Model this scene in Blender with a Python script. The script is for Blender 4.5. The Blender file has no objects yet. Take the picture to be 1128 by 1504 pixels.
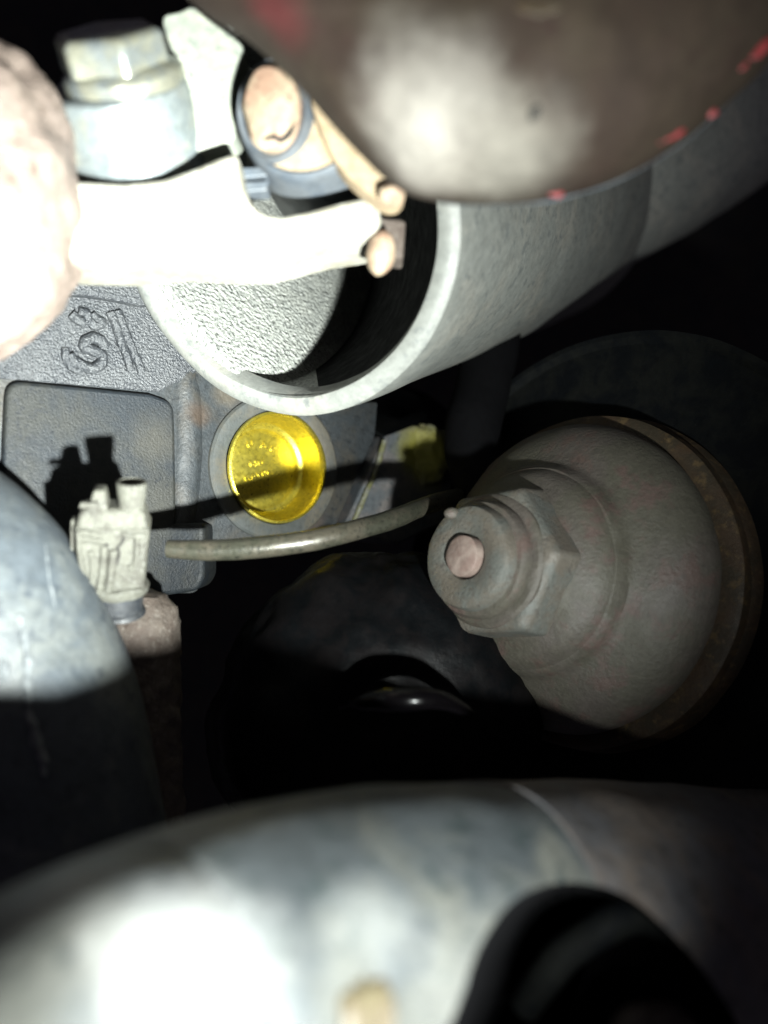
import bpy, bmesh, math, random
from mathutils import Vector, Matrix, noise as mnoise
random.seed(7)
S = bpy.context.scene
COL = S.collection
F = 1180.0                                  # focal length in photo pixels (1128 x 1504 frame)
R = math.radians

# ------------------------------------------------------------------ camera, world, lamp, exposure
cd = bpy.data.cameras.new("camera"); cam = bpy.data.objects.new("camera", cd); COL.objects.link(cam)
cam.rotation_euler = (R(90), 0, 0)
cd.sensor_fit = 'VERTICAL'; cd.sensor_height = 24.0; cd.sensor_width = 18.0
cd.lens = F/1504*24.0
cd.clip_start = 0.005; cd.clip_end = 20
cd.dof.use_dof = True; cd.dof.focus_distance = 0.262; cd.dof.aperture_fstop = 3.4
S.camera = cam

w = bpy.data.worlds.new("World"); S.world = w; w.use_nodes = True
bg = w.node_tree.nodes['Background']; bg.inputs[0].default_value = (0.75, 0.68, 0.85, 1); bg.inputs[1].default_value = 0.06

LAMP = Vector((0.050, 0.0, -0.070))
ld = bpy.data.lights.new("flashlight", 'SPOT'); lamp = bpy.data.objects.new("flashlight", ld); COL.objects.link(lamp)
lamp.location = LAMP
AIM = Vector((-0.078, 0.20, 0.053))
lamp.rotation_euler = (AIM-LAMP).to_track_quat('-Z', 'Y').to_euler()
ld.energy = 10.0; ld.spot_size = R(100); ld.spot_blend = 1.0; ld.shadow_soft_size = 0.0055
ld.color = (0.95, 1.0, 0.965)
hd = ld.copy(); hd.name = "flashlight_core"; core = bpy.data.objects.new("flashlight_core", hd); COL.objects.link(core)   # the torch's narrow hot core
core.location = LAMP; core.rotation_euler = lamp.rotation_euler
hd.energy = 24.0; hd.spot_size = R(46)

S.view_settings.view_transform = 'Standard'; S.view_settings.look = 'None'
S.view_settings.exposure = 0.0; S.view_settings.gamma = 1.0
S.cycles.max_bounces = 6; S.cycles.use_denoising = True

# ------------------------------------------------------------------ helpers
def P(px, py, d):
    return Vector(((px-564)/F*d, d, (752-py)/F*d))
def mm(v): return v*0.001

def mat(name, c1, c2=None, c3=None, s1=60, s2=260, t2=0.5, t3=0.6, rough=0.6, metal=0.0, bump=0.25, bscale=900, bdist=0.0004,
        grit=0.0, gscale=2600, spec=0.5, contrast=0.12, rvar=0.12, coat=0.0, stains_and_light=()):
    """layered grimy surface: base, blotches (c2), fine speckle (c3), bump; stains = (centre, radius, colour) in object space"""
    m = bpy.data.materials.new(name); m.use_nodes = True
    nt = m.node_tree; N = nt.nodes; L = nt.links
    b = N['Principled BSDF']
    tc = N.new('ShaderNodeTexCoord')
    def nz(scale, detail=5, rough_=0.6, dist=0.0):
        n = N.new('ShaderNodeTexNoise'); n.inputs['Scale'].default_value = scale
        n.inputs['Detail'].default_value = detail; n.inputs['Roughness'].default_value = rough_
        n.inputs['Distortion'].default_value = dist
        L.new(tc.outputs['Object'], n.inputs['Vector']); return n.outputs['Fac']
    def ramp(src, lo, hi):
        r = N.new('ShaderNodeMapRange'); r.inputs['From Min'].default_value = lo; r.inputs['From Max'].default_value = hi
        r.interpolation_type = 'SMOOTHSTEP'
        L.new(src, r.inputs['Value']); return r.outputs['Result']
    def mix(fac, a, c):
        x = N.new('ShaderNodeMix'); x.data_type = 'RGBA'
        if isinstance(fac, (int, float)): x.inputs['Factor'].default_value = fac
        else: L.new(fac, x.inputs['Factor'])
        for sock, v in ((x.inputs[6], a), (x.inputs[7], c)):
            if isinstance(v, tuple): sock.default_value = (*v, 1)
            else: L.new(v, sock)
        return x.outputs[2]
    col = c1
    f2 = nz(s1, 6, 0.62, 0.4)
    if c2: col = mix(ramp(f2, t2-contrast, t2+contrast), col, c2)
    if c3: col = mix(ramp(nz(s2, 4, 0.7), t3-0.08, t3+0.08), col, c3)
    for (ctr, rad, sc, amt, soft) in stains_and_light:  # stains, and in places highlights painted into the colour
        vm = N.new('ShaderNodeVectorMath'); vm.operation = 'DISTANCE'
        L.new(tc.outputs['Object'], vm.inputs[0]); vm.inputs[1].default_value = ctr
        ad = N.new('ShaderNodeMath'); ad.operation = 'MULTIPLY_ADD'
        L.new(nz(260 if soft < .4 else 60, 5, 0.7), ad.inputs[0]); ad.inputs[1].default_value = rad*1.6; L.new(vm.outputs['Value'], ad.inputs[2])
        f = N.new('ShaderNodeMapRange'); f.inputs['From Min'].default_value = rad*(1.8+soft); f.inputs['From Max'].default_value = rad*(1.8-soft); f.interpolation_type = 'SMOOTHSTEP'
        f.inputs['To Max'].default_value = amt
        L.new(ad.outputs[0], f.inputs['Value'])
        col = mix(f.outputs['Result'], col, sc)
    # overall fine value grain so that nothing is flat
    hs = N.new('ShaderNodeHueSaturation')
    mr = N.new('ShaderNodeMapRange'); mr.inputs['From Min'].default_value = 0.25; mr.inputs['From Max'].default_value = 0.75
    mr.inputs['To Min'].default_value = 0.72; mr.inputs['To Max'].default_value = 1.25
    L.new(nz(bscale*0.55, 6, 0.75), mr.inputs['Value']); L.new(mr.outputs['Result'], hs.inputs['Value'])
    if isinstance(col, tuple): hs.inputs['Color'].default_value = (*col, 1)
    else: L.new(col, hs.inputs['Color'])
    L.new(hs.outputs['Color'], b.inputs['Base Color'])
    rr = N.new('ShaderNodeMapRange'); rr.inputs['From Min'].default_value = 0.3; rr.inputs['From Max'].default_value = 0.7
    rr.inputs['To Min'].default_value = max(0.05, rough-rvar); rr.inputs['To Max'].default_value = min(1, rough+rvar)
    L.new(nz(s2*0.8, 5, 0.65), rr.inputs['Value']); L.new(rr.outputs['Result'], b.inputs['Roughness'])
    b.inputs['Metallic'].default_value = metal
    b.inputs['Specular IOR Level'].default_value = spec
    b.inputs['Coat Weight'].default_value = coat
    h = nz(bscale, 6, 0.65)
    if grit > 0:
        v = N.new('ShaderNodeTexVoronoi'); v.inputs['Scale'].default_value = gscale*0.5; v.feature = 'SMOOTH_F1'
        L.new(tc.outputs['Object'], v.inputs['Vector'])
        ma = N.new('ShaderNodeMath'); ma.operation = 'MULTIPLY_ADD'; L.new(v.outputs['Distance'], ma.inputs[0])
        ma.inputs[1].default_value = -grit; L.new(h, ma.inputs[2]); h = ma.outputs[0]
    bp = N.new('ShaderNodeBump'); bp.inputs['Strength'].default_value = bump; bp.inputs['Distance'].default_value = bdist
    L.new(h, bp.inputs['Height']); L.new(bp.outputs['Normal'], b.inputs['Normal'])
    return m

def thing(name, label, cat, loc, group=None):
    o = bpy.data.objects.new(name, None); COL.objects.link(o); o.location = loc
    o.empty_display_size = 0.005
    o['label'] = label; o['category'] = cat
    if group: o['group'] = group
    return o

def world_loc(o):
    v = Vector(o.location)
    while o.parent: o = o.parent; v += Vector(o.location)
    return v

def build(name, vf, m, parent=None, bevel=0, bseg=2, smooth=35, sub=0, label=None):
    """vf = (verts in world space, faces) -> ONE mesh object, child of parent"""
    vs, fs = vf
    off = world_loc(parent) if parent else Vector((0, 0, 0))
    me = bpy.data.meshes.new(name)
    me.from_pydata([tuple(Vector(v)-off) for v in vs], [], fs); me.validate(); me.update()
    bm = bmesh.new(); bm.from_mesh(me); bmesh.ops.recalc_face_normals(bm, faces=bm.faces); bm.to_mesh(me); bm.free()
    if smooth:
        me.polygons.foreach_set('use_smooth', [True]*len(me.polygons))
        me.set_sharp_from_angle(angle=R(smooth))
    me.materials.append(m)
    o = bpy.data.objects.new(name, me); COL.objects.link(o)
    if parent: o.parent = parent
    if bevel:
        bv = o.modifiers.new('bevel', 'BEVEL'); bv.width = bevel; bv.segments = bseg; bv.limit_method = 'ANGLE'; bv.angle_limit = R(34)
        bv.harden_normals = False
    if sub:
        sb = o.modifiers.new('sub', 'SUBSURF'); sb.levels = sub; sb.render_levels = sub
    if label: o['label'] = label
    return o

def frame(axis, up=Vector((0, 0, 1))):
    a = Vector(axis).normalized()
    u = up - a*up.dot(a)
    if u.length < 1e-4: u = Vector((1, 0, 0)) - a*a.x
    u.normalize(); v = a.cross(u)
    return a, u, v

def lathe(profile, origin, axis, segs=72, up=Vector((0, 0, 1)), wob=0.0, wf=60, squash=1.0, a0=0.0, a1=2*math.pi):
    """profile = [(s along axis, r)], revolve about axis through origin"""
    a, u, v = frame(axis, up); O = Vector(origin)
    vs, fs = [], []; full = abs(a1-a0-2*math.pi) < 1e-6; n = segs if full else segs+1
    for (s, r) in profile:
        for k in range(n):
            t = a0 + (a1-a0)*k/segs
            d = u*math.cos(t)*squash + v*math.sin(t)
            p = O + a*s + d*max(r, 1e-6)
            if wob:
                p += d*wob*mnoise.noise(p*wf) + a*wob*0.6*mnoise.noise(p*wf+Vector((9, 3, 1)))
            vs.append(p)
    for i in range(len(profile)-1):
        for k in range(segs):
            k2 = (k+1) % n
            fs.append((i*n+k, i*n+k2, (i+1)*n+k2, (i+1)*n+k))
    return vs, fs

def dense(profile, step):
    out = [profile[0]]
    for p, q in zip(profile, profile[1:]):
        L_ = math.hypot(q[0]-p[0], q[1]-p[1]); k = max(1, int(L_/step))
        for i in range(1, k+1): out.append((p[0]+(q[0]-p[0])*i/k, p[1]+(q[1]-p[1])*i/k))
    return out

def catmull(pts, n=10):
    pts = [Vector(p) for p in pts]; out = []
    for i in range(len(pts)-1):
        p0 = pts[max(i-1, 0)]; p1 = pts[i]; p2 = pts[i+1]; p3 = pts[min(i+2, len(pts)-1)]
        for k in range(n):
            t = k/n
            out.append(0.5*((2*p1)+(p2-p0)*t+(2*p0-5*p1+4*p2-p3)*t*t+(3*p1-p0-3*p2+p3)*t**3))
    out.append(pts[-1]); return out

def sweep(path, rad, segs=28, n=10, wob=0.0, wf=60, cap=True, smooth_path=True):
    """tube along a path; rad = number or list matching path"""
    if smooth_path:
        rl = [Vector((r, 0, 0)) for r in (rad if isinstance(rad, (list, tuple)) else [rad]*len(path))]
        rr = [v.x for v in catmull(rl, n)]; pp = catmull(path, n)
    else:
        pp = [Vector(p) for p in path]; rr = rad if isinstance(rad, (list, tuple)) else [rad]*len(pp)
    vs, fs = [], []
    t0 = (pp[1]-pp[0]).normalized(); _, u, v = frame(t0, Vector((0.13, -0.7, 0.7)))
    for i, p in enumerate(pp):
        t = (pp[min(i+1, len(pp)-1)]-pp[max(i-1, 0)]).normalized()
        u = (u - t*u.dot(t)).normalized(); v = t.cross(u)
        for k in range(segs):
            a = 2*math.pi*k/segs; d = u*math.cos(a)+v*math.sin(a); q = p+d*rr[i]
            if wob: q = q + d*wob*mnoise.noise(q*wf)
            vs.append(q)
    for i in range(len(pp)-1):
        for k in range(segs):
            k2 = (k+1) % segs
            fs.append((i*segs+k, i*segs+k2, (i+1)*segs+k2, (i+1)*segs+k))
    if cap:
        fs.append(tuple(reversed(range(segs)))); fs.append(tuple((len(pp)-1)*segs+k for k in range(segs)))
    return vs, fs

def prism(front, vec):
    """front = world points of an outline, vec = real thickness vector"""
    n = len(front); vs = [Vector(p) for p in front]+[Vector(p)+Vector(vec) for p in front]
    fs = [tuple(range(n)), tuple(reversed(range(n, 2*n)))]
    fs += [(i, i+n, (i+1) % n+n, (i+1) % n) for i in range(n)]
    return vs, fs

def rounded(pts, r, n=5):
    """round the corners of a 2-D outline; r number or list"""
    out = []; m = len(pts)
    for i in range(m):
        p0 = Vector(pts[i-1]); p = Vector(pts[i]); p1 = Vector(pts[(i+1) % m])
        rr = r[i] if isinstance(r, (list, tuple)) else r
        a = (p0-p); b = (p1-p); rr = min(rr, a.length*0.45, b.length*0.45)
        if rr <= 0.01: out.append(tuple(p)); continue
        A = p+a.normalized()*rr; B = p+b.normalized()*rr
        for k in range(n+1):
            t = k/n; out.append(tuple((1-t)**2*A+2*t*(1-t)*p+t*t*B))
    return out

def smooth_closed(pts, n=5):
    m = len(pts); out = []
    for i in range(m):
        p0, p1, p2, p3 = (Vector(pts[(i+j-1) % m]) for j in range(4))
        for k in range(n):
            t = k/n
            out.append(tuple(0.5*((2*p1)+(p2-p0)*t+(2*p0-5*p1+4*p2-p3)*t*t+(3*p1-p0-3*p2+p3)*t**3)))
    return out

def slab(pts, d, thick, tilt=(0, 0), d0=None):
    """outline in photo pixels placed at depth d (plus tilt per pixel), with real thickness away from the lens"""
    c = d0 or (sum(p[0] for p in pts)/len(pts), sum(p[1] for p in pts)/len(pts))
    fr = [P(x, y, d+tilt[0]*(x-c[0])+tilt[1]*(y-c[1])) for x, y in pts]
    return prism(fr, Vector((0, thick, 0)))

def blob(ctr, radii, segs=64, rings=40, wob=0.0, wf=40, rot=None, power=2.0):
    vs, fs = [], []; C_ = Vector(ctr)
    def sp(x): return math.copysign(abs(x)**(2.0/power), x)
    for i in range(rings+1):
        th = math.pi*i/rings
        for k in range(segs):
            ph = 2*math.pi*k/segs
            d = Vector((sp(math.sin(th))*sp(math.cos(ph))*radii[0], sp(math.sin(th))*sp(math.sin(ph))*radii[1], sp(math.cos(th))*radii[2]))
            if rot: d = rot @ d
            q = C_+d
            if wob: q += d.normalized()*wob*mnoise.fractal(q*wf, 1.0, 2.0, 4)
            vs.append(q)
    for i in range(rings):
        for k in range(segs):
            k2 = (k+1) % segs
            fs.append((i*segs+k, (i+1)*segs+k, (i+1)*segs+k2, i*segs+k2))
    return vs, fs

def join(*vfs):
    vs, fs = [], []
    for v, f in vfs:
        o = len(vs); vs += list(v); fs += [tuple(i+o for i in q) for q in f]
    return vs, fs

def cut(o, vf, m=None):
    """boolean-cut a shape out of o, baked into its mesh; the cutter is removed again"""
    c = build('cutter', vf, m or o.data.materials[0]); c.location = -world_loc(o)+Vector((0, 0, 0))
    c.location = Vector((0, 0, 0))
    md = o.modifiers.new('cut', 'BOOLEAN'); md.object = c; md.operation = 'DIFFERENCE'; md.solver = 'EXACT'; md.material_mode = 'TRANSFER'
    bpy.context.view_layer.update()
    dg = bpy.context.evaluated_depsgraph_get()
    me = bpy.data.meshes.new_from_object(o.evaluated_get(dg))
    o.modifiers.clear(); o.data = me
    bpy.data.objects.remove(c)
    me.polygons.foreach_set('use_smooth', [True]*len(me.polygons)); me.set_sharp_from_angle(angle=R(35))

# the block's machined face: a vertical plane that runs away to the right
TH = R(38); SL = math.tan(TH); CB = 0.3207
def Bp(px, py, lift=0.0):
    u = (px-564)/F; d = CB/(1-SL*u)
    return P(px, py, d) + BN*lift
BN = Vector((math.sin(TH), -math.cos(TH), 0)); BU = Vector((math.cos(TH), math.sin(TH), 0)); BV = Vector((0, 0, 1))

# ------------------------------------------------------------------ materials
M = {}
M['back'] = mat('unlit_depth', (.012, .012, .014), (.02, .018, .016), rough=.9, bump=.3)
M['rough_block'] = mat('rough_cast_iron', (.026, .029, .033), (.042, .045, .048), (.016, .018, .020), s1=120, s2=900, rough=.38, bump=.85, bscale=1500, bdist=.0006, grit=.9, gscale=2800, spec=.65)
M['boss'] = mat('machined_iron', (.052, .057, .055), (.075, .068, .052), (.036, .038, .036), s1=70, s2=500, rough=.5, bump=.3, spec=.45, bdist=.0003)
M['zinc'] = mat('yellow_zinc', (.62, .51, .065), (.53, .45, .075), (.40, .34, .05), s1=150, s2=900, rough=.31, metal=.88, bump=.35, bscale=1400, bdist=.0003, rvar=.07)
M['tube'] = mat('olive_steel', (.038, .039, .028), (.06, .054, .04), (.02, .02, .016), s1=140, s2=800, rough=.34, metal=.3, bump=.3, bdist=.0003)
M['cream'] = mat('dusty_cream_plastic', (.080, .080, .064), (.046, .044, .035), (.108, .11, .094), s1=190, s2=800, t2=.55, rough=.6, bump=.8, bscale=1200, bdist=.0008)
M['crack'] = mat('crack_dark', (.015, .014, .012), rough=.8)
M['collar'] = mat('slate_plastic', (.016, .019, .023), (.03, .032, .034), (.010, .011, .013), s1=260, s2=900, rough=.5, bump=.5)
M['rusty'] = mat('brown_rusty_iron', (.075, .060, .048), (.05, .036, .028), (.11, .095, .08), s1=110, s2=600, rough=.7, bump=.8, bscale=800, bdist=.0009)
M['hose'] = mat('dusty_blue_grey_rubber', (.052, .062, .070), (.098, .106, .102), (.034, .041, .048), s1=42, s2=170, t2=.56, t3=.61, rough=.5, bump=.4, bscale=500, bdist=.0007, spec=.42)
M['scuff'] = mat('pale_scuff', (.16, .175, .18), (.09, .10, .105), s1=300, rough=.6, bump=.7)
M['brass'] = mat('ochre_fitting', (.10, .085, .05), (.06, .046, .028), s1=200, rough=.5, bump=.4)
M['white'] = mat('bright_cast_aluminium', (.27, .265, .225), (.20, .19, .15), (.32, .32, .28), s1=90, s2=500, rough=.5, bump=.6, bscale=700, bdist=.0007, spec=.5)
M['sleeve'] = mat('cast_sleeve_aluminium', (.135, .155, .158), (.19, .19, .155), (.10, .115, .115), s1=95, s2=330, t2=.58, rough=.42, metal=.3, bump=.25, bscale=700, bdist=.0005)
M['bolt'] = mat('plated_steel', (.15, .168, .17), (.20, .20, .155), s1=130, rough=.30, metal=.5, bump=.15)
M['lump'] = mat('pinkish_dusty_casting', (.135, .105, .088), (.19, .15, .125), (.08, .058, .045), s1=70, s2=380, rough=.5, bump=.8, bscale=600, bdist=.0011, spec=.6)
M['copper'] = mat('tan_rusty_bolt', (.20, .125, .085), (.25, .20, .135), (.15, .08, .055), s1=140, s2=300, rough=.65, bump=.6, bscale=700, bdist=.0006)
M['peach'] = mat('peach_dusty_washer', (.27, .21, .135), (.22, .165, .10), s1=160, rough=.6, bump=.35)
M['band'] = mat('grey_bushing_steel', (.055, .066, .078), (.07, .078, .085), s1=150, rough=.5, bump=.2)
M['drum'] = mat('grey_painted_housing', (.165, .172, .158), (.21, .205, .18), (.12, .128, .122), s1=40, s2=190, t2=.58, rough=.55, bump=.25, bscale=600, bdist=.0005)
M['drumface'] = mat('pitted_cast_face', (.26, .27, .25), (.32, .33, .30), (.06, .064, .06), s1=200, s2=1000, t3=.58, rough=.45, bump=.9, bscale=700, bdist=.0007, grit=1.2, gscale=1500, spec=.55)
M['red'] = mat('red_paint', (.15, .014, .016), (.08, .01, .01), rough=.6, bump=.2)
M['dome'] = mat('weathered_steel_dome', (.060, .052, .045), (.052, .049, .037), (.066, .046, .039), s1=34, s2=85, t2=.5, t3=.58, rough=.55, bump=.6, bscale=800, bdist=.0006, spec=.4)
M['nut'] = mat('grey_green_nut', (.076, .080, .072), (.084, .074, .060), (.045, .041, .036), s1=110, s2=500, rough=.5, bump=.7, bdist=.0006)
M['pink'] = mat('pinkish_stud', (.15, .105, .09), (.18, .14, .12), s1=300, rough=.6, bump=.4)
M['rim'] = mat('brown_rim', (.040, .025, .014), (.026, .020, .012), (.066, .044, .02), s1=80, s2=300, rough=.6, bump=.5, spec=.3)
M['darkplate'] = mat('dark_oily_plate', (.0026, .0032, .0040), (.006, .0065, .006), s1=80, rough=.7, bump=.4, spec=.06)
M['black'] = mat('glossy_black_rubber', (.0022, .0026, .0030), (.004, .0036, .0038), s1=120, rough=.42, bump=.3, bscale=400, bdist=.0006, spec=.05)
M['coverdark'] = mat('dark_aluminium', (.058, .058, .062), (.072, .060, .052), (.035, .034, .034), s1=60, s2=200, rough=.6, bump=.35, bscale=420, bdist=.0008, spec=.3)
M['wetblack'] = mat('wet_black_rubber', (.0012, .001, .0012), rough=.24, rvar=.06, bump=.3, bscale=180, bdist=.0006, spec=.16)
M['ear'] = mat('greenish_cast_aluminium', (.185, .20, .17), (.24, .25, .20), (.12, .135, .12), s1=110, s2=420, rough=.5, bump=.5, bscale=800, bdist=.0006, spec=.5)
M['edge'] = mat('yellowed_edge', (.10, .10, .04), (.13, .13, .11), (.05, .045, .018), s1=300, s2=900, rough=.5, bump=.6)
M['neck'] = mat('pale_grey_neck', (.24, .248, .228), (.30, .292, .26), (.175, .187, .178), s1=40, s2=190, t2=.58, rough=.55, bump=.25, bscale=600, bdist=.0005)
M['matblack'] = mat('matt_black_rubber_and_shade', (.003, .003, .0035), rough=.8, bump=.3, spec=.06)  # black rubber; also painted shade in the cover hole and housing throat

# ------------------------------------------------------------------ setting: the dark bay behind everything
bay = build('backdrop', prism([Vector((-.6, .62, -.6)), Vector((.6, .62, -.6)), Vector((.6, .62, .6)), Vector((-.6, .62, .6))], (0, .01, 0)), M['back'])  # dark sheet painted as the unlit depth of the bay
bay['kind'] = 'structure'; bay['label'] = 'dark empty depth of the engine bay behind all parts'; bay['category'] = 'backdrop'

# ------------------------------------------------------------------ engine block
PC = Bp(404, 687)                                                     # plug centre on the block face
blk = thing('engine_block', 'grey cast iron engine block wall behind the yellow plug', 'engine block', Bp(250, 700))
M['block'] = mat('grimy_cast_iron', (.025, .029, .0315), (.040, .036, .029), (.015, .017, .018), s1=38, s2=420, t2=.56, rough=.55, bump=.5, bscale=1300, bdist=.0005, grit=.5, gscale=1800, spec=.35,
                 stains_and_light=((tuple(Bp(288, 610)-world_loc(blk)), .004, (.055, .038, .026), .7, .6), (tuple(Bp(335, 575)-world_loc(blk)), .005, (.08, .068, .05), .7, .6), (tuple(Bp(455, 760)-world_loc(blk)), .006, (.075, .055, .042), .6, .6)))
out = rounded([(-260, 250), (225, 250), (255, 440), (325, 560), (430, 588), (556, 590), (552, 640), (493, 775), (486, 812), (306, 822), (292, 872), (-260, 872)], [0, 0, 0, 0, 0, 0, 6, 8, 10, 14, 12, 0])
wall = build('casting_wall', prism([Bp(x, y) for x, y in out], -BN*.035), M['block'], blk, bevel=.0012)
cut(wall, lathe([(-.03, .0196), (.03, .0196)], PC, BN, 64)[0:2] if False else (lambda v, f: (v, f+[tuple(range(64)), tuple(range(64, 128))]))(*lathe([(-.030, .0197), (.03, .0197)], PC, BN, 64)))
M['panel'] = mat('smooth_cast_iron', (.0112, .0142, .0172), (.017, .018, .0165), (.0085, .0102, .012), s1=45, s2=520, rough=.55, bump=.45, bscale=1500, bdist=.0005, grit=.4, gscale=2400, spec=.25,
                 stains_and_light=((tuple(Bp(222, 650)-world_loc(blk)), .0065, (.040, .037, .028), .6, .8), (tuple(Bp(228, 740)-world_loc(blk)), .006, (.036, .035, .028), .6, .8)))
pan = rounded([(2, 640), (6, 560), (215, 580), (250, 592), (252, 640), (255, 872), (-6, 872)], [0, 24, 0, 24, 10, 0, 0], 6)
build('raised_panel', prism([Bp(x, y, .0032) for x, y in pan], -BN*.006), M['panel'], blk, bevel=.0012, bseg=3)
led = [(-100, 250), (215, 250), (235, 452), (200, 452), (160, 444), (120, 438), (60, 436), (-100, 450)]
build('upper_ledge', prism([Bp(x, y, .004) for x, y in led], -BN*.006), M['rough_block'], blk, bevel=.0015, bseg=3)
skin = [(-150, 430), (246, 430), (290, 545), (262, 560), (230, 576), (8, 557), (-150, 548)]
build('rough_skin', prism([Bp(x, y, .0008) for x, y in skin], -BN*.004), M['rough_block'], blk, bevel=.0006)
build('rib', sweep([Bp(270, 440, -.007), Bp(278, 590, -.0046), Bp(277, 690, -.0046), Bp(268, 790, -.005)], [.0050, .0062, .0066, .0060], 24, wob=.0006, wf=160), M['block'], blk)
build('plug_boss', lathe([(-.004, .0265), (.0012, .0262), (.0020, .0254), (.0020, .0212), (.0016, .0204), (-.004, .0199)], PC, BN, 96, wob=.00025, wf=120), M['boss'], blk)
build('lower_boss', slab(rounded([(214, 770), (300, 768), (300, 850), (288, 868), (236, 876), (218, 850)], 10), .262, .02), M['panel'], blk, bevel=.002, bseg=3)
# raised casting mark
def mark(pts, r, lift=.0008):
    build('casting_mark', sweep([Bp(x, y, lift+.0005) for x, y in pts], r*1.2, 14, 6, wob=.0003, wf=520), M['rough_block'], blk)
mark([(103, 462), (112, 470), (122, 476)], .0014)
mark([(113, 458), (125, 462), (126, 470), (118, 474)], .0012)
mark([(133, 462), (141, 470), (148, 475), (138, 480), (130, 472)], .0012)
mark([(152, 512), (146, 502), (134, 497), (123, 503), (124, 512), (138, 517), (148, 524), (146, 536), (134, 542), (118, 538), (106, 530), (100, 522)], .0015)
mark([(94, 513), (95, 526), (103, 540), (118, 548)], .0010)
mark([(160, 460), (169, 482), (176, 505), (184, 525), (190, 545)], .0012)
mark([(170, 458), (179, 480), (188, 505), (197, 525), (206, 548)], .0012)

# ------------------------------------------------------------------ the yellow freeze plug
plug = thing('freeze_plug', 'bright yellow zinc cup plug pressed into the block', 'freeze plug', PC)
cup = [(.0022, .0202), (.0034, .0200), (.0036, .0192), (.0028, .0187), (.0010, .0185), (-.0060, .0176), (-.0084, .0170), (-.0092, .0158)]
cup = [(s, r) for s, r in cup]
build('cup_wall', lathe(cup, PC, BN, 96), M['zinc'], plug)
build('cup_floor', lathe([(-.0092, .0158), (-.0093, .0148), (-.0088, .0141), (-.0086, .0128), (-.0086, .006), (-.0086, .0)], PC, BN, 96, wob=.00012, wf=220), M['zinc'], plug)
def stamp(txt, size, cx, cz, rot):
    c = bpy.data.curves.new('stamped_text', 'FONT'); c.body = txt; c.size = size; c.extrude = .00040; c.offset = -.00003
    c.align_x = 'CENTER'; c.align_y = 'CENTER'; c.bevel_depth = .00006
    t = bpy.data.objects.new('tmp', c); COL.objects.link(t); bpy.context.view_layer.update()
    me = bpy.data.meshes.new_from_object(t.evaluated_get(bpy.context.evaluated_depsgraph_get())); bpy.data.objects.remove(t)
    mx = Matrix((BU, BV, BN)).transposed().to_4x4()
    me.transform(mx @ Matrix.Translation((cx, cz, -.0085)) @ Matrix.Rotation(rot, 4, 'Z'))
    me.materials.append(M['zinc']); o = bpy.data.objects.new('stamped_letters', me); COL.objects.link(o); o.parent = plug
stamp('U', .0036, -.0055, .0088, R(12)); stamp('A', .0036, .0002, .0088, R(-4)); stamp('C', .0034, .0040, .0075, R(-28))
stamp('1-SU', .0031, -.0030, .0018, R(8))
stamp('GAVRC', .0037, -.0018, -.0026, R(16))

# ------------------------------------------------------------------ right-hand mount beside the block
mt = thing('mount_bracket', 'dark iron bracket with yellow-green stain right of the plug', 'bracket', Bp(600, 700))
yst = Bp(618, 668, .004) - world_loc(mt)
M['mount'] = mat('stained_iron', (.055, .062, .068), (.10, .09, .085), (.035, .04, .045), s1=90, s2=500, rough=.55, bump=.7, bscale=1000, bdist=.0008,
                 stains_and_light=((tuple(yst), .0115, (.19, .175, .014), .92, .6),))
build('plate', prism([Bp(x, y, .003) for x, y in rounded([(560, 640), (498, 776), (575, 800), (660, 760), (735, 690), (700, 640), (600, 625)], 6)], -BN*.02), M['mount'], mt, bevel=.0012)
v0 = [Bp(560, 641, .003), Bp(600, 626, .003), Bp(700, 641, .003), Bp(735, 560, -.05), Bp(640, 520, -.05), Bp(552, 560, -.05)]
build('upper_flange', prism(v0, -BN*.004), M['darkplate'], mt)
build('edge_bead', sweep([Bp(555, 648, .004), Bp(543, 690, .0042), Bp(530, 722, .004), Bp(512, 765, .0035)], .0011, 12, wob=.0004, wf=300), M['edge'], mt)
build('stain_lump', blob(Bp(618, 668, .003), (.009, .004, .013), 40, 26, wob=.0022, wf=180), M['mount'], mt)

# ------------------------------------------------------------------ steel tube in front of the block
tb = thing('steel_tube', 'thin olive steel tube curving across below the yellow plug', 'tube', P(400, 803, .229))
build('tube_wall', sweep([P(246, 806, .229), P(310, 808, .229), P(390, 803, .229), P(460, 793, .231), P(520, 779, .237), P(575, 763, .247), P(615, 747, .262), P(650, 735, .282), P(690, 726, .305)],
                         [.0026, .0030, .0031, .0031, .0031, .0031, .0031, .0031, .0031], 24, 10, wob=.00015, wf=200), M['tube'], tb)

# ------------------------------------------------------------------ electrical sensor with its boss
SD = .217; q = SD/F*1.07
sc0 = P(173, 862, SD)
sen = thing('sensor_connector', 'dusty cream plastic sensor plug with open nozzle on top', 'sensor', sc0)
rotS = Matrix.Rotation(R(6), 3, 'Y') @ Matrix.Rotation(R(20), 3, 'X') @ Matrix.Rotation(R(14), 3, 'Z')
def Sv(x, y, z): return sc0 + rotS @ (Vector((x, y, z))*q)
def sbox(x0, x1, y0, y1, z0, z1, tx0=0, tx1=0, ty=0):
    b = [Sv(x0, y0, z0), Sv(x1, y0, z0), Sv(x1, y1, z0), Sv(x0, y1, z0), Sv(x0+tx0, y0+ty, z1), Sv(x1+tx1, y0+ty, z1), Sv(x1+tx1, y1-ty, z1), Sv(x0+tx0, y1-ty, z1)]
    return b, [(0, 1, 2, 3), (4, 7, 6, 5), (0, 4, 5, 1), (1, 5, 6, 2), (2, 6, 7, 3), (3, 7, 4, 0)]
zax = rotS @ Vector((0, 0, 1)); xax = rotS @ Vector((1, 0, 0))
build('body', sbox(-40, 36, -32, 32, 4, 100, -12, 8, 0), M['cream'], sen, bevel=8*q, bseg=4)
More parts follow.
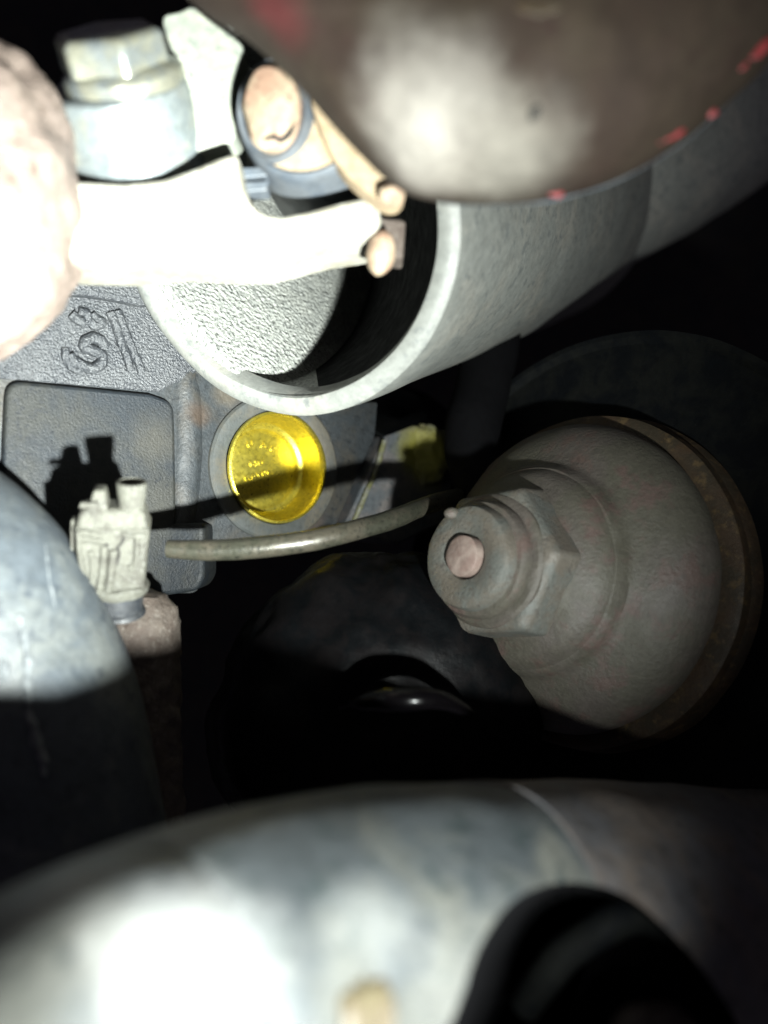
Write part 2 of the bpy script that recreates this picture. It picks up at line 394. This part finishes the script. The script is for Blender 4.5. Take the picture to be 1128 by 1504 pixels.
build('shoulder', sbox(-50, 42, -30, 30, 94, 122, 8, -6, 8), M['cream'], sen, bevel=7*q, bseg=4)
build('nozzle', lathe([(0, 17*q), (18*q, 17*q), (26*q, 18.5*q), (40*q, 19.5*q), (43*q, 19*q), (43.5*q, 16*q), (40*q, 14.5*q), (6*q, 14*q), (5*q, 0)], Sv(20, -6, 112), zax, 40), M['cream'], sen)
build('latch', sbox(-36, -8, -22, 14, 116, 146, 10, -4, 4), M['cream'], sen, bevel=4*q, bseg=3)
build('latch_tab', sbox(-44, -22, -27, -19, 124, 132, 3, 3, 0), M['cream'], sen, bevel=1.2*q)
build('side_rail', sbox(-58, -54, -18, 2, 40, 104, 3, 3), M['cream'], sen, bevel=1.5*q)
build('lower_lip', lathe([(-6*q, 34*q), (-4*q, 40*q), (4*q, 42*q), (9*q, 39*q), (10*q, 30*q)], Sv(0, 0, 0), zax, 44, wob=.0003, wf=400), M['cream'], sen)
build('collar', lathe([(-40*q, 0), (-40*q, 34*q), (-38*q, 37*q), (-33*q, 36*q), (-30*q, 33*q), (-3*q, 34*q), (0, 30*q)], Sv(0, 0, 0), zax, 44, wob=.0002, wf=400), M['collar'], sen)
def bead(name, pts, r, m, y=-33):
    build(name, sweep([Sv(x, y, z) for x, z in pts], r*q*(1.35 if name != 'crack' else 1.25), 10, 5, wob=.0002, wf=700), m, sen)
for zz in (92, 84, 76):
    bead('ridge', [(-44, zz+3), (-30, zz+1), (-14, zz-2)], 2.0, M['cream'])
bead('frame_bead', [(-44, 96), (-43, 60), (-36, 18)], 2.6, M['cream'])
bead('frame_bead', [(-30, 68), (-28, 50), (-29, 30), (-32, 20)], 2.4, M['cream'])
bead('frame_bead', [(-13, 76), (-15, 45), (-20, 12)], 3.6, M['cream'])
bead('frame_bead', [(-2, 70), (-4, 45), (-8, 12)], 4.2, M['cream'])
bead('frame_bead', [(10, 92), (26, 90), (40, 91)], 2.4, M['cream'])
bead('frame_bead', [(28, 88), (27, 60), (23, 44), (18, 48)], 2.8, M['cream'])
bead('frame_bead', [(-34, 10), (0, 7), (34, 12)], 2.6, M['cream'])
bead('crack', [(-9, 78), (-14, 70), (-15, 50)], 1.3, M['crack'], -32.6)
bead('crack', [(14, 94), (9, 80), (4, 72), (6, 66), (3, 52), (0, 46)], 1.4, M['crack'], -32.6)
bead('crack', [(-22, 26), (-26, 8)], 1.2, M['crack'], -32.4)
bss = thing('sensor_boss', 'brown rusty rounded boss under the cream sensor plug', 'boss', P(200, 980, .232))
qb = .232/F
build('boss_body', lathe(dense([(122*qb, 0), (120*qb, 22*qb), (112*qb, 42*qb), (95*qb, 56*qb), (70*qb, 62*qb), (0, 64*qb), (-150*qb, 70*qb), (-420*qb, 84*qb)], 6*qb), P(200, 985, .234), Vector((.02, 0, 1)), 56, wob=.0010, wf=230), M['rusty'], bss)

# ------------------------------------------------------------------ left hose elbow
HD = .205; hr = 186/F*HD
hz = thing('coolant_hose', 'large dusty blue-grey hose elbow at the left edge', 'hose', P(-10, 1000, HD))
path = [P(-420, 800, HD+.02), P(-300, 800, HD+.012), P(-170, 815, HD+.004), P(-88, 868, HD), P(-22, 972, HD), P(28, 1120, HD), P(58, 1290, HD), P(80, 1500, HD), P(95, 1750, HD)]
build('hose_wall', sweep(path, [hr*.92, hr*.96, hr, hr*1.0, hr*1.0, hr, hr, hr, hr], 80, 14, wob=.0011, wf=35), M['hose'], hz)

hv_, hf_ = sweep(path, [hr*.92, hr*.96, hr, hr*1.0, hr*1.0, hr, hr, hr, hr], 80, 14, wob=.0011, wf=35)
from mathutils.bvhtree import BVHTree
hb = BVHTree.FromPolygons([tuple(v) for v in hv_], hf_)
def on_hose(px, py):
    h = hb.ray_cast(Vector((0, 0, 0)), P(px, py, 1.0).normalized()); return h[0] if h[0] is not None else P(px, py, HD)
for pts, r_ in (([(30, 905), (38, 960), (41, 1010), (46, 1060), (60, 1110), (66, 1140)], .0009), ([(3, 955), (7, 985), (10, 1005)], .0008), ([(66, 800), (72, 850), (84, 900)], .0004)):
    build('crust_streak', sweep([on_hose(x, y) for x, y in pts], [r_*.5]+[r_]*(len(pts)-2)+[r_*.4], 12, 8, wob=.0009, wf=420), M['scuff'], hz)

# ------------------------------------------------------------------ lower foreground housing
AD = .135
hs = thing('front_cover', 'dusty pale aluminium cover arching across the bottom foreground', 'cover', P(500, 1450, AD))
dl = world_loc(hs)
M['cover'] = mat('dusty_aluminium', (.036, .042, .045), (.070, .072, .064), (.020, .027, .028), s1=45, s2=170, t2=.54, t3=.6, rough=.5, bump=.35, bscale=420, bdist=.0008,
                 stains_and_light=((tuple(P(290, 1370, .100)-dl), .0104, (.34, .345, .335), 1.0, 1.0), (tuple(P(590, 1345, .113)-dl), .0080, (.19, .195, .185), 1.0, .85)))  # both patches put the flashlight's hot spots into the cover's colour
arc = [(-260, 1440), (0, 1312), (130, 1258), (260, 1218), (400, 1183), (550, 1164), (700, 1157), (850, 1157), (1000, 1163), (1128, 1172), (1400, 1205)]
apath, arad = [], []
for i, (x, y) in enumerate(arc):
    x0, y0 = arc[max(i-1, 0)]; x1, y1 = arc[min(i+1, len(arc)-1)]
    n_ = Vector((-(y1-y0), x1-x0)).normalized()
    t_ = min(1, max(0, x/1128)); d_ = .112+.077*t_+.030*max(0, t_-.55)/.45; ra = .0275+.0085*t_; Rd = ra*F/d_*1.015
    apath.append(P(x+n_.x*Rd, y+n_.y*Rd, d_)); arad.append(ra)
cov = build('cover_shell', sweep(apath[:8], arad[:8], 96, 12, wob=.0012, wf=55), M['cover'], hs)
slv = build('dark_shell', sweep(apath[6:], [r+.0007 for r in arad[6:]], 96, 12, wob=.0012, wf=55), M['coverdark'], hs)  # right part of the cover in its own tone
hole = [(690, 1640), (698, 1450), (735, 1345), (785, 1296), (850, 1282), (930, 1305), (1010, 1375), (1075, 1450), (1130, 1540), (1130, 1640)]
hp = smooth_closed(hole, 5)
for o_ in (cov, slv):
    cut(o_, prism([P(x, y, .132)-P(900, 1430, .04) for x, y in hp], P(900, 1430, .088)), M['matblack'])  # hole walls coloured black to paint in the shade inside
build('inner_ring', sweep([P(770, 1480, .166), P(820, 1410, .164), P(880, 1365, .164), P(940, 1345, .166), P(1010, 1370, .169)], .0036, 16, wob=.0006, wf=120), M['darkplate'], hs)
build('inner_lump', blob(P(960, 1530, .163), (.010, .006, .008), 32, 20, wob=.001, wf=120), M['rusty'], hs)
fit = thing('hose_fitting', 'ochre ribbed round fitting on the bright lower cover', 'fitting', P(510, 1475, .112))
fx = Vector((-.55, -.62, .25))
qf = .114/F
build('fitting_body', lathe([(46*qf, 0), (46*qf, 22*qf), (44*qf, 34*qf), (36*qf, 40*qf), (20*qf, 42*qf), (17*qf, 48*qf), (8*qf, 49*qf), (5*qf, 44*qf), (2*qf, 54*qf), (-8*qf, 56*qf), (-11*qf, 50*qf), (-40*qf, 56*qf)], P(512, 1488, .114), fx, 56), M['brass'], fit)
build('fitting_slot', blob(P(470, 1468, .1115), (.0008, .0012, .0026), 20, 14, rot=Matrix.Rotation(R(-22), 3, 'Y')), M['crack'], fit)

# ------------------------------------------------------------------ big flared drum housing (upper middle)
DD = .225; DC = P(398, 328, DD); q2 = DD/F
dax = Vector((.62, .95, .30)).normalized()
dax = Vector((.42, .86, .386)).normalized()
dr = thing('flared_housing', 'large grey cylindrical housing with pitted recessed end', 'housing', DC)
r0 = 292*q2
# rim is a circle whose plane leans; body widens away from the rim
body = [(.0080, r0-.0072), (.0030, r0-.0068), (.0006, r0-.0058), (.0, r0-.0040), (.0004, r0-.0016), (.0016, r0), (.010, r0+.0010), (.030, r0+.0026), (.070, r0+.0058), (.120, r0+.0095), (.20, r0+.0155), (.26, r0+.0195), (.27, r0+.0190), (.276, r0+.012), (.278, 0)]
build('shell', lathe(dense(body, .004), DC, dax, 140, wob=.0007, wf=45), M['drum'], dr)
# hollow mouth: its pitted inner wall starts at the rim on the lower left and runs deep into the housing on the right
a_, u_, v_ = frame(dax)
vs, fs = [], []; nr, na = 120, 220; inn = DC.normalized()
for i in range(nr+1):
    rr = (r0-.0060)*i/nr
    for k in range(na):
        t = 2*math.pi*k/na
        p = DC + a_*.003 + u_*math.cos(t)*rr + v_*math.sin(t)*rr
        e = (p-DC).dot(Vector((.75, .0, .60)))/r0*.5+.5               # 0 at the left rim, 1 at the right rim
        h = min(1, max(0, (e-.20)/.72))
        vs.append(p + inn*(.200*h + .0003*mnoise.fractal(p*420, 1.0, 2.0, 4)))
fs = [(i*na+k, i*na+(k+1) % na, (i+1)*na+(k+1) % na, (i+1)*na+k) for i in range(nr) for k in range(na)]
o_ = len(vs)
for k in range(na):
    t = 2*math.pi*k/na; vs.append(DC + a_*.0010 + (u_*math.cos(t) + v_*math.sin(t))*(r0-.0060))
build('pitted_bore', (vs[:o_], fs), M['drumface'], dr)
ring = vs[o_-na:o_]+vs[o_:]
fs = [(k, (k+1) % na, na+(k+1) % na, na+k) for k in range(na)]
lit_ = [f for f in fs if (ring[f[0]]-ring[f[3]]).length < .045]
build('bore_lip', (ring, lit_), M['drumface'], dr); build('bore_throat', (ring, [f for f in fs if f not in lit_]), M['matblack'], dr)  # throat wall painted black for the shade deep in the mouth
build('outlet_neck', sweep([P(800, 290, .42), P(900, 250, .44), P(1000, 205, .46), P(1100, 150, .48), P(1260, 70, .51)], [.050, .050, .048, .046, .046], 60, 8, wob=.001, wf=40), M['neck'], dr)

# ------------------------------------------------------------------ canister at the top right, close to the lens
from mathutils.bvhtree import BVHTree
CD_ = .166; CC = P(760, 40, CD_); k_ = CD_/F
cn = thing('filter_can', 'blurred worn brown can with red paint flecks at upper right', 'filter can', CC)
sil = smooth_closed([(200, -110), (284, 6), (362, 58), (440, 130), (487, 184), (525, 224), (562, 260), (602, 286), (660, 298), (730, 300), (800, 295), (880, 275), (950, 243), (1010, 204), (1070, 150), (1130, 92), (1190, 10), (1230, -110), (1200, -300), (700, -380), (260, -300)], 6)
cx_, cy_ = 720, -10; ns = len(sil)
vs, fs = [], []
for i in range(31):
    if i <= 24:
        th = (math.pi/2)*(1-i/24); k = math.cos(th)**.9; dep = -.030*math.sin(th)**1.15
    else:
        k = 1-.012*(i-24); dep = .009*(i-24)
    for (x, y) in sil:
        p = P(cx_+(x-cx_)*k, cy_+(y-cy_)*k, CD_+dep)
        p += Vector((.2, 1, .2))*(.0016*mnoise.fractal(p*38, 1.0, 2.0, 3) if i < 25 else 0)
        vs.append(p)
for i in range(30):
    for q_ in range(ns):
        fs.append((i*ns+q_, i*ns+(q_+1) % ns, (i+1)*ns+(q_+1) % ns, (i+1)*ns+q_))
bvh = BVHTree.FromPolygons([tuple(v) for v in vs], fs)
def on_can(px, py):
    d = P(px, py, 1.0).normalized(); h = bvh.ray_cast(Vector((0, 0, 0)), d)
    return h[0] if h[0] is not None else d*CD_
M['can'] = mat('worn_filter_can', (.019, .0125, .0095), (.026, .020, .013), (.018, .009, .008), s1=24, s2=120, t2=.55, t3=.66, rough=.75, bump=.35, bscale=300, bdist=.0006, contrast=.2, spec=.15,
               stains_and_light=((tuple(on_can(625, 185)-CC), .0100, (.21, .197, .175), 1.0, 1.1), (tuple(on_can(740, 240)-CC), .0095, (.15, .14, .12), .85, 1.0), (tuple(on_can(405, 20)-CC), .0055, (.045, .010, .010), .9, .9)))  # both pale spots paint in the can's highlight; the red one is paint
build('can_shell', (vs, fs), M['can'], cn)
lipo = [(600, 284), (660, 297), (730, 299), (800, 294), (880, 274), (950, 242), (1010, 203), (1075, 145)]
build('can_lip', sweep([P(x, y-6, CD_+.0005) for x, y in lipo], [.0006, .0012, .0013, .0013, .0012, .0011, .0010, .0006], 16, wob=.0003, wf=120), M['band'], cn)
def fleck(px, py, w_, h_, ang, m, name):
    p = on_can(px, py); k = p.y/F
    build(name, blob(p, (w_*k, .0004, h_*k), 20, 12, wob=.0007, wf=400, rot=Matrix.Rotation(R(ang), 3, 'Y')), m, cn)
fleck(786, 164, 5, 15, 20, M['crack'], 'chip')
fleck(1112, 72, 22, 10, -40, M['red'], 'paint_fleck'); fleck(1092, 96, 9, 5, -40, M['red'], 'paint_fleck'); fleck(1045, 165, 9, 5, 0, M['red'], 'paint_fleck')
fleck(988, 199, 17, 5, -28, M['red'], 'paint_fleck'); fleck(968, 210, 5, 3, 0, M['red'], 'paint_fleck'); fleck(816, 284, 10, 5, 0, M['red'], 'paint_fleck')
fleck(790, 10, 36, 12, 0, M['rim'], 'chip')

# ------------------------------------------------------------------ stacked dome at the right
dn = -Vector((math.sin(R(46)), math.cos(R(46)), -.16)).normalized()     # points from the dome towards its tip
TIP = P(676, 816, .232)
HS, HR = .82, .93
def hub(prof): return [(a*HS, b*HR) for a, b in prof]
dm = thing('domed_hub', 'weathered stepped steel dome with nut and stud at right', 'hub', TIP)
ax = -dn
build('dome_shell', lathe(dense(hub([(.036, .0300), (.0385, .0345), (.042, .0362), (.0440, .0368), (.0455, .0385), (.050, .0460), (.056, .0515), (.062, .0545), (.067, .0555), (.070, .0550), (.071, .053)]), .003), TIP, ax, 140, wob=.0004, wf=70), M['dome'], dm)
build('neck_cup', lathe(dense(hub([(.0215, .0180), (.0230, .0205), (.0300, .0250), (.0320, .0300), (.0375, .0338), (.040, .0345), (.041, .033)]), .003), TIP, ax, 110, wob=.0003, wf=90), M['dome'], dm)
a2, u2, v2 = frame(ax)
hexv = []
for s_, r_ in ((.0150, .0240), (.0172, .0262), (.0290, .0275)):
    hexv.append([TIP+ax*s_*HS+(u2*math.cos(R(60*k+22))+v2*math.sin(R(60*k+22)))*r_*HR for k in range(6)])
vs = hexv[0]+hexv[1]+hexv[2]; fs = [tuple(range(6))]
for L_ in (0, 6):
    fs += [(L_+k, L_+(k+1) % 6, L_+6+(k+1) % 6, L_+6+k) for k in range(6)]
build('hex_nut', (vs, fs), M['nut'], dm, bevel=.0012, bseg=3)
build('washer', lathe(hub([(.0070, .0150), (.0080, .0182), (.0095, .0190), (.0125, .0190), (.0130, .0182), (.0134, .0182), (.0138, .0205), (.0150, .0216), (.0180, .0220)]), TIP, ax, 96, wob=.0002, wf=150), M['dome'], dm)
build('end_nut', lathe(hub([(.0050, .0068), (.0030, .0074), (.0022, .0095), (.0018, .0140), (.0026, .0158), (.0050, .0166), (.0085, .0168)]), TIP, ax, 80, wob=.0002, wf=200), M['nut'], dm)
build('stud', lathe(hub([(.0, 0), (.0, .0055), (.0006, .0064), (.0060, .0066)]), TIP, ax, 48, wob=.0003, wf=300), M['pink'], dm)
build('cotter_pin', blob(TIP+ax*.0012+u2*.0125+v2*-.006, (.0024, .0014, .0018), 20, 12), M['dome'], dm)
build('rim_ring', lathe(dense(hub([(.0730, .0520), (.0735, .0590), (.0745, .0606), (.0790, .0612), (.0805, .0600), (.0815, .0608), (.0860, .0625), (.0880, .0610), (.0885, .05)]), .003), TIP, ax, 140, wob=.0004, wf=70), M['rim'], dm)
build('core', lathe(hub([(.012, .012), (.03, .020), (.06, .045), (.088, .045)]), TIP, ax, 64), M['rim'], dm)
bp_ = thing('backing_plate', 'dark round backing plate behind the stepped dome', 'plate', TIP+ax*.080)
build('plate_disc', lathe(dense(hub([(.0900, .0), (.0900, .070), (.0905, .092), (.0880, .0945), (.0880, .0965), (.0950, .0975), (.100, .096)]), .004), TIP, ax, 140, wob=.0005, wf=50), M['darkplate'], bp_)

# ------------------------------------------------------------------ black rubber parts in the middle
def flare(vf):
    return [Vector((P(548, 1040, v.y).x+(v.x-P(548, 1040, v.y).x)*(.86+.36*min(1, max(0, (752-F*v.z/v.y-800)/260))), v.y, v.z)) for v in vf[0]], vf[1]
bt = thing('rubber_boot', 'glossy black rounded rubber boot below the steel tube', 'boot', P(545, 1010, .25))
build('boot_shell', flare(blob(P(548, 1040, .268), (200*.268/F, .034, 232*.268/F), 90, 60, wob=.0034, wf=42, power=2.3)), M['black'], bt)
build('fold', sweep([P(500, 1040, .222), P(545, 1030, .212), P(600, 1026, .206), P(650, 1030, .210), P(700, 1050, .224)], [.0006, .0024, .0034, .0026, .0006], 40, wob=.0008, wf=90), M['wetblack'], bt)
bh = thing('rubber_hose', 'matt black hose passing behind the dome tip', 'hose', P(680, 600, .30))
build('hose_wall', sweep([P(760, 300, .37), P(735, 450, .345), P(712, 560, .325), P(694, 632, .310), P(705, 700, .300), P(740, 770, .296)], [.010, .0105, .0112, .0112, .0105, .010], 32, wob=.0008, wf=60), M['matblack'], bh)

# ------------------------------------------------------------------ upper-left cluster
lp = thing('pinkish_casting', 'overexposed pinkish casting lump at the upper left edge', 'casting', P(-50, 290, .17))
build('casting_body', blob(P(-70, 292, .178), (178*.178/F, .026, 232*.178/F), 90, 70, wob=.0034, wf=60, power=2.3), M['lump'], lp)

KD = .192; qk = KD/F
bk = thing('clamp_bracket', 'bright white aluminium clamp bracket with long lower arm', 'bracket', P(250, 300, KD))
SO = P(191, 198, KD+.006); bax = Vector((-.09, -.92, 1)).normalized()
build('sleeve', lathe(dense([(72*qk, 0), (72*qk, 70*qk), (71*qk, 92*qk), (66*qk, 99*qk), (58*qk, 101*qk), (-40*qk, 108*qk), (-48*qk, 105*qk), (-52*qk, 96*qk), (-52*qk, 0)], 5*qk), SO, bax, 96, wob=.0004, wf=110), M['sleeve'], bk)
ear = [(238, 24), (262, 16), (282, 8), (300, 22), (330, 44), (356, 66), (352, 92), (345, 118), (342, 150), (344, 200), (322, 214), (290, 222), (282, 238), (258, 246), (262, 120), (246, 60)]
build('ear', slab(smooth_closed(ear, 3), KD+.004, .018, (.00002, .0)), M['ear'], bk, bevel=.0014, bseg=3)
arm = [(60, 262), (102, 264), (180, 268), (240, 262), (290, 244), (318, 232), (348, 222), (352, 250), (358, 278), (372, 302), (390, 314), (412, 317), (450, 310), (500, 296), (540, 287), (556, 296), (560, 322), (554, 338), (535, 348), (480, 356), (440, 366), (412, 374), (380, 380), (330, 381), (250, 376), (170, 383), (60, 380)]
build('lower_arm', slab(arm, KD-.004, .022, (.00002, 0)), M['white'], bk, bevel=.0016, bseg=3)
build('web', slab([(120, 250), (345, 205), (350, 300), (120, 300)], KD+.018, .01), M['sleeve'], bk)
bo = thing('flange_bolt', 'plated hex flange bolt on top of the grey sleeve', 'bolt', P(180, 100, KD+.006))
bc = SO+bax*73*qk+Vector((13*qk, 0, 0))
build('flange', lathe([(-6*qk, 50*qk), (-6*qk, 84*qk), (-2*qk, 87*qk), (14*qk, 86*qk), (19*qk, 82*qk), (26*qk, 68*qk), (27*qk, 50*qk)], bc, bax, 72, wob=.0002, wf=200), M['bolt'], bo)
a3, u3, v3 = frame(bax, Vector((0, -1, 0)))
hv = []
for s_, r_ in ((22, 81), (58, 80), (66, 74), (69, 50)):
    hv += [bc+bax*s_*qk+Vector((-7*qk, 0, 0))+(u3*math.cos(R(60*k+24))+v3*math.sin(R(60*k+24)))*r_*qk for k in range(6)]
fs = []
for L_ in (0, 6, 12): fs += [(L_+k, L_+(k+1) % 6, L_+6+(k+1) % 6, L_+6+k) for k in range(6)]
fs.append(tuple(18+k for k in range(6)))
build('hex_head', (hv, fs), M['bolt'], bo, bevel=.0010, bseg=3)

bu = thing('grey_bushing', 'round grey bushing with peach dusty face behind the bracket arm', 'bushing', P(440, 190, .215))
qg = .192/F; BC = P(446, 160, .190)
bux = Vector((.10, .97, -.06)).normalized()
build('outer_ring', lathe([(.034, 92*qg), (.0335, 101*qg), (.020, 102*qg), (.003, 101*qg), (.0006, 99*qg), (.0, 96*qg), (.0004, 93*qg), (.0012, 91*qg)], BC, bux, 90, wob=.00015, wf=150), M['band'], bu)
build('face', lathe([(.0012, 92*qg), (.0006, 80*qg), (.0005, 0)], BC, bux, 80, wob=.0003, wf=150), M['peach'], bu)
for (x, y) in ((362, 256), (362, 277)):
    build('spacer', slab(rounded([(340, y-9), (392, y-12), (392, y+2), (340, y+7)], 3), .196, .006), M['band'], bu, bevel=.0004)
cb = thing('rusty_bolt', 'tan rusty oval bolt head on the peach face', 'bolt', P(398, 160, .186))
qz = .186/F
bzx = Vector((.24, .94, .06)).normalized()
build('bolt_head', lathe([(-.0026, 0), (-.0025, 22*qz), (-.0019, 34*qz), (-.0004, 41*qz), (.004, 43*qz)], P(397, 158, .1865), bzx, 60, wob=.0007, wf=150, squash=1.5), M['copper'], cb)
build('crease', sweep([P(388, 206, .1846), P(402, 202, .1838), P(414, 207, .1842), P(426, 196, .1848), P(436, 170, .1866)], [.0001, .0004, .0006, .0005, .0003], 10, 5, wob=.0003, wf=500), M['crack'], cb)
build('collar', lathe([(.001, 46*qz), (.0, 54*qz), (.003, 58*qz), (.010, 58*qz)], P(398, 160, .188), bzx, 60, squash=1.32), M['band'], cb)

lk = thing('tan_link', 'knobbly tan link strip running down beside the blurred can', 'link', P(545, 250, .19))
lo = [(455, 140), (486, 172), (512, 205), (545, 238), (576, 262), (594, 280), (584, 298), (562, 298), (536, 280), (508, 256), (486, 226), (470, 190)]
build('link_bar', slab(smooth_closed(lo, 3), .184, .007, (-.00003, 0)), M['peach'], lk, bevel=.0018, bseg=4)
build('link_end', blob(P(574, 286, .1815), (.0030, .003, .0024), 24, 16, wob=.0008, wf=250), M['copper'], lk)
pn = thing('rusty_pin', 'small rusty rounded pin hanging under the arm tip', 'pin', P(562, 370, .195))
build('pin_holder', slab(rounded([(556, 318), (596, 322), (592, 380), (556, 372)], 8), .200, .010), M['rusty'], pn, bevel=.001)
build('pin_head', blob(P(559, 373, .194), (20*.194/F, .0036, 33*.194/F), 40, 26, wob=.0006, wf=220, rot=Matrix.Rotation(R(8), 3, 'Y')), M['copper'], pn)
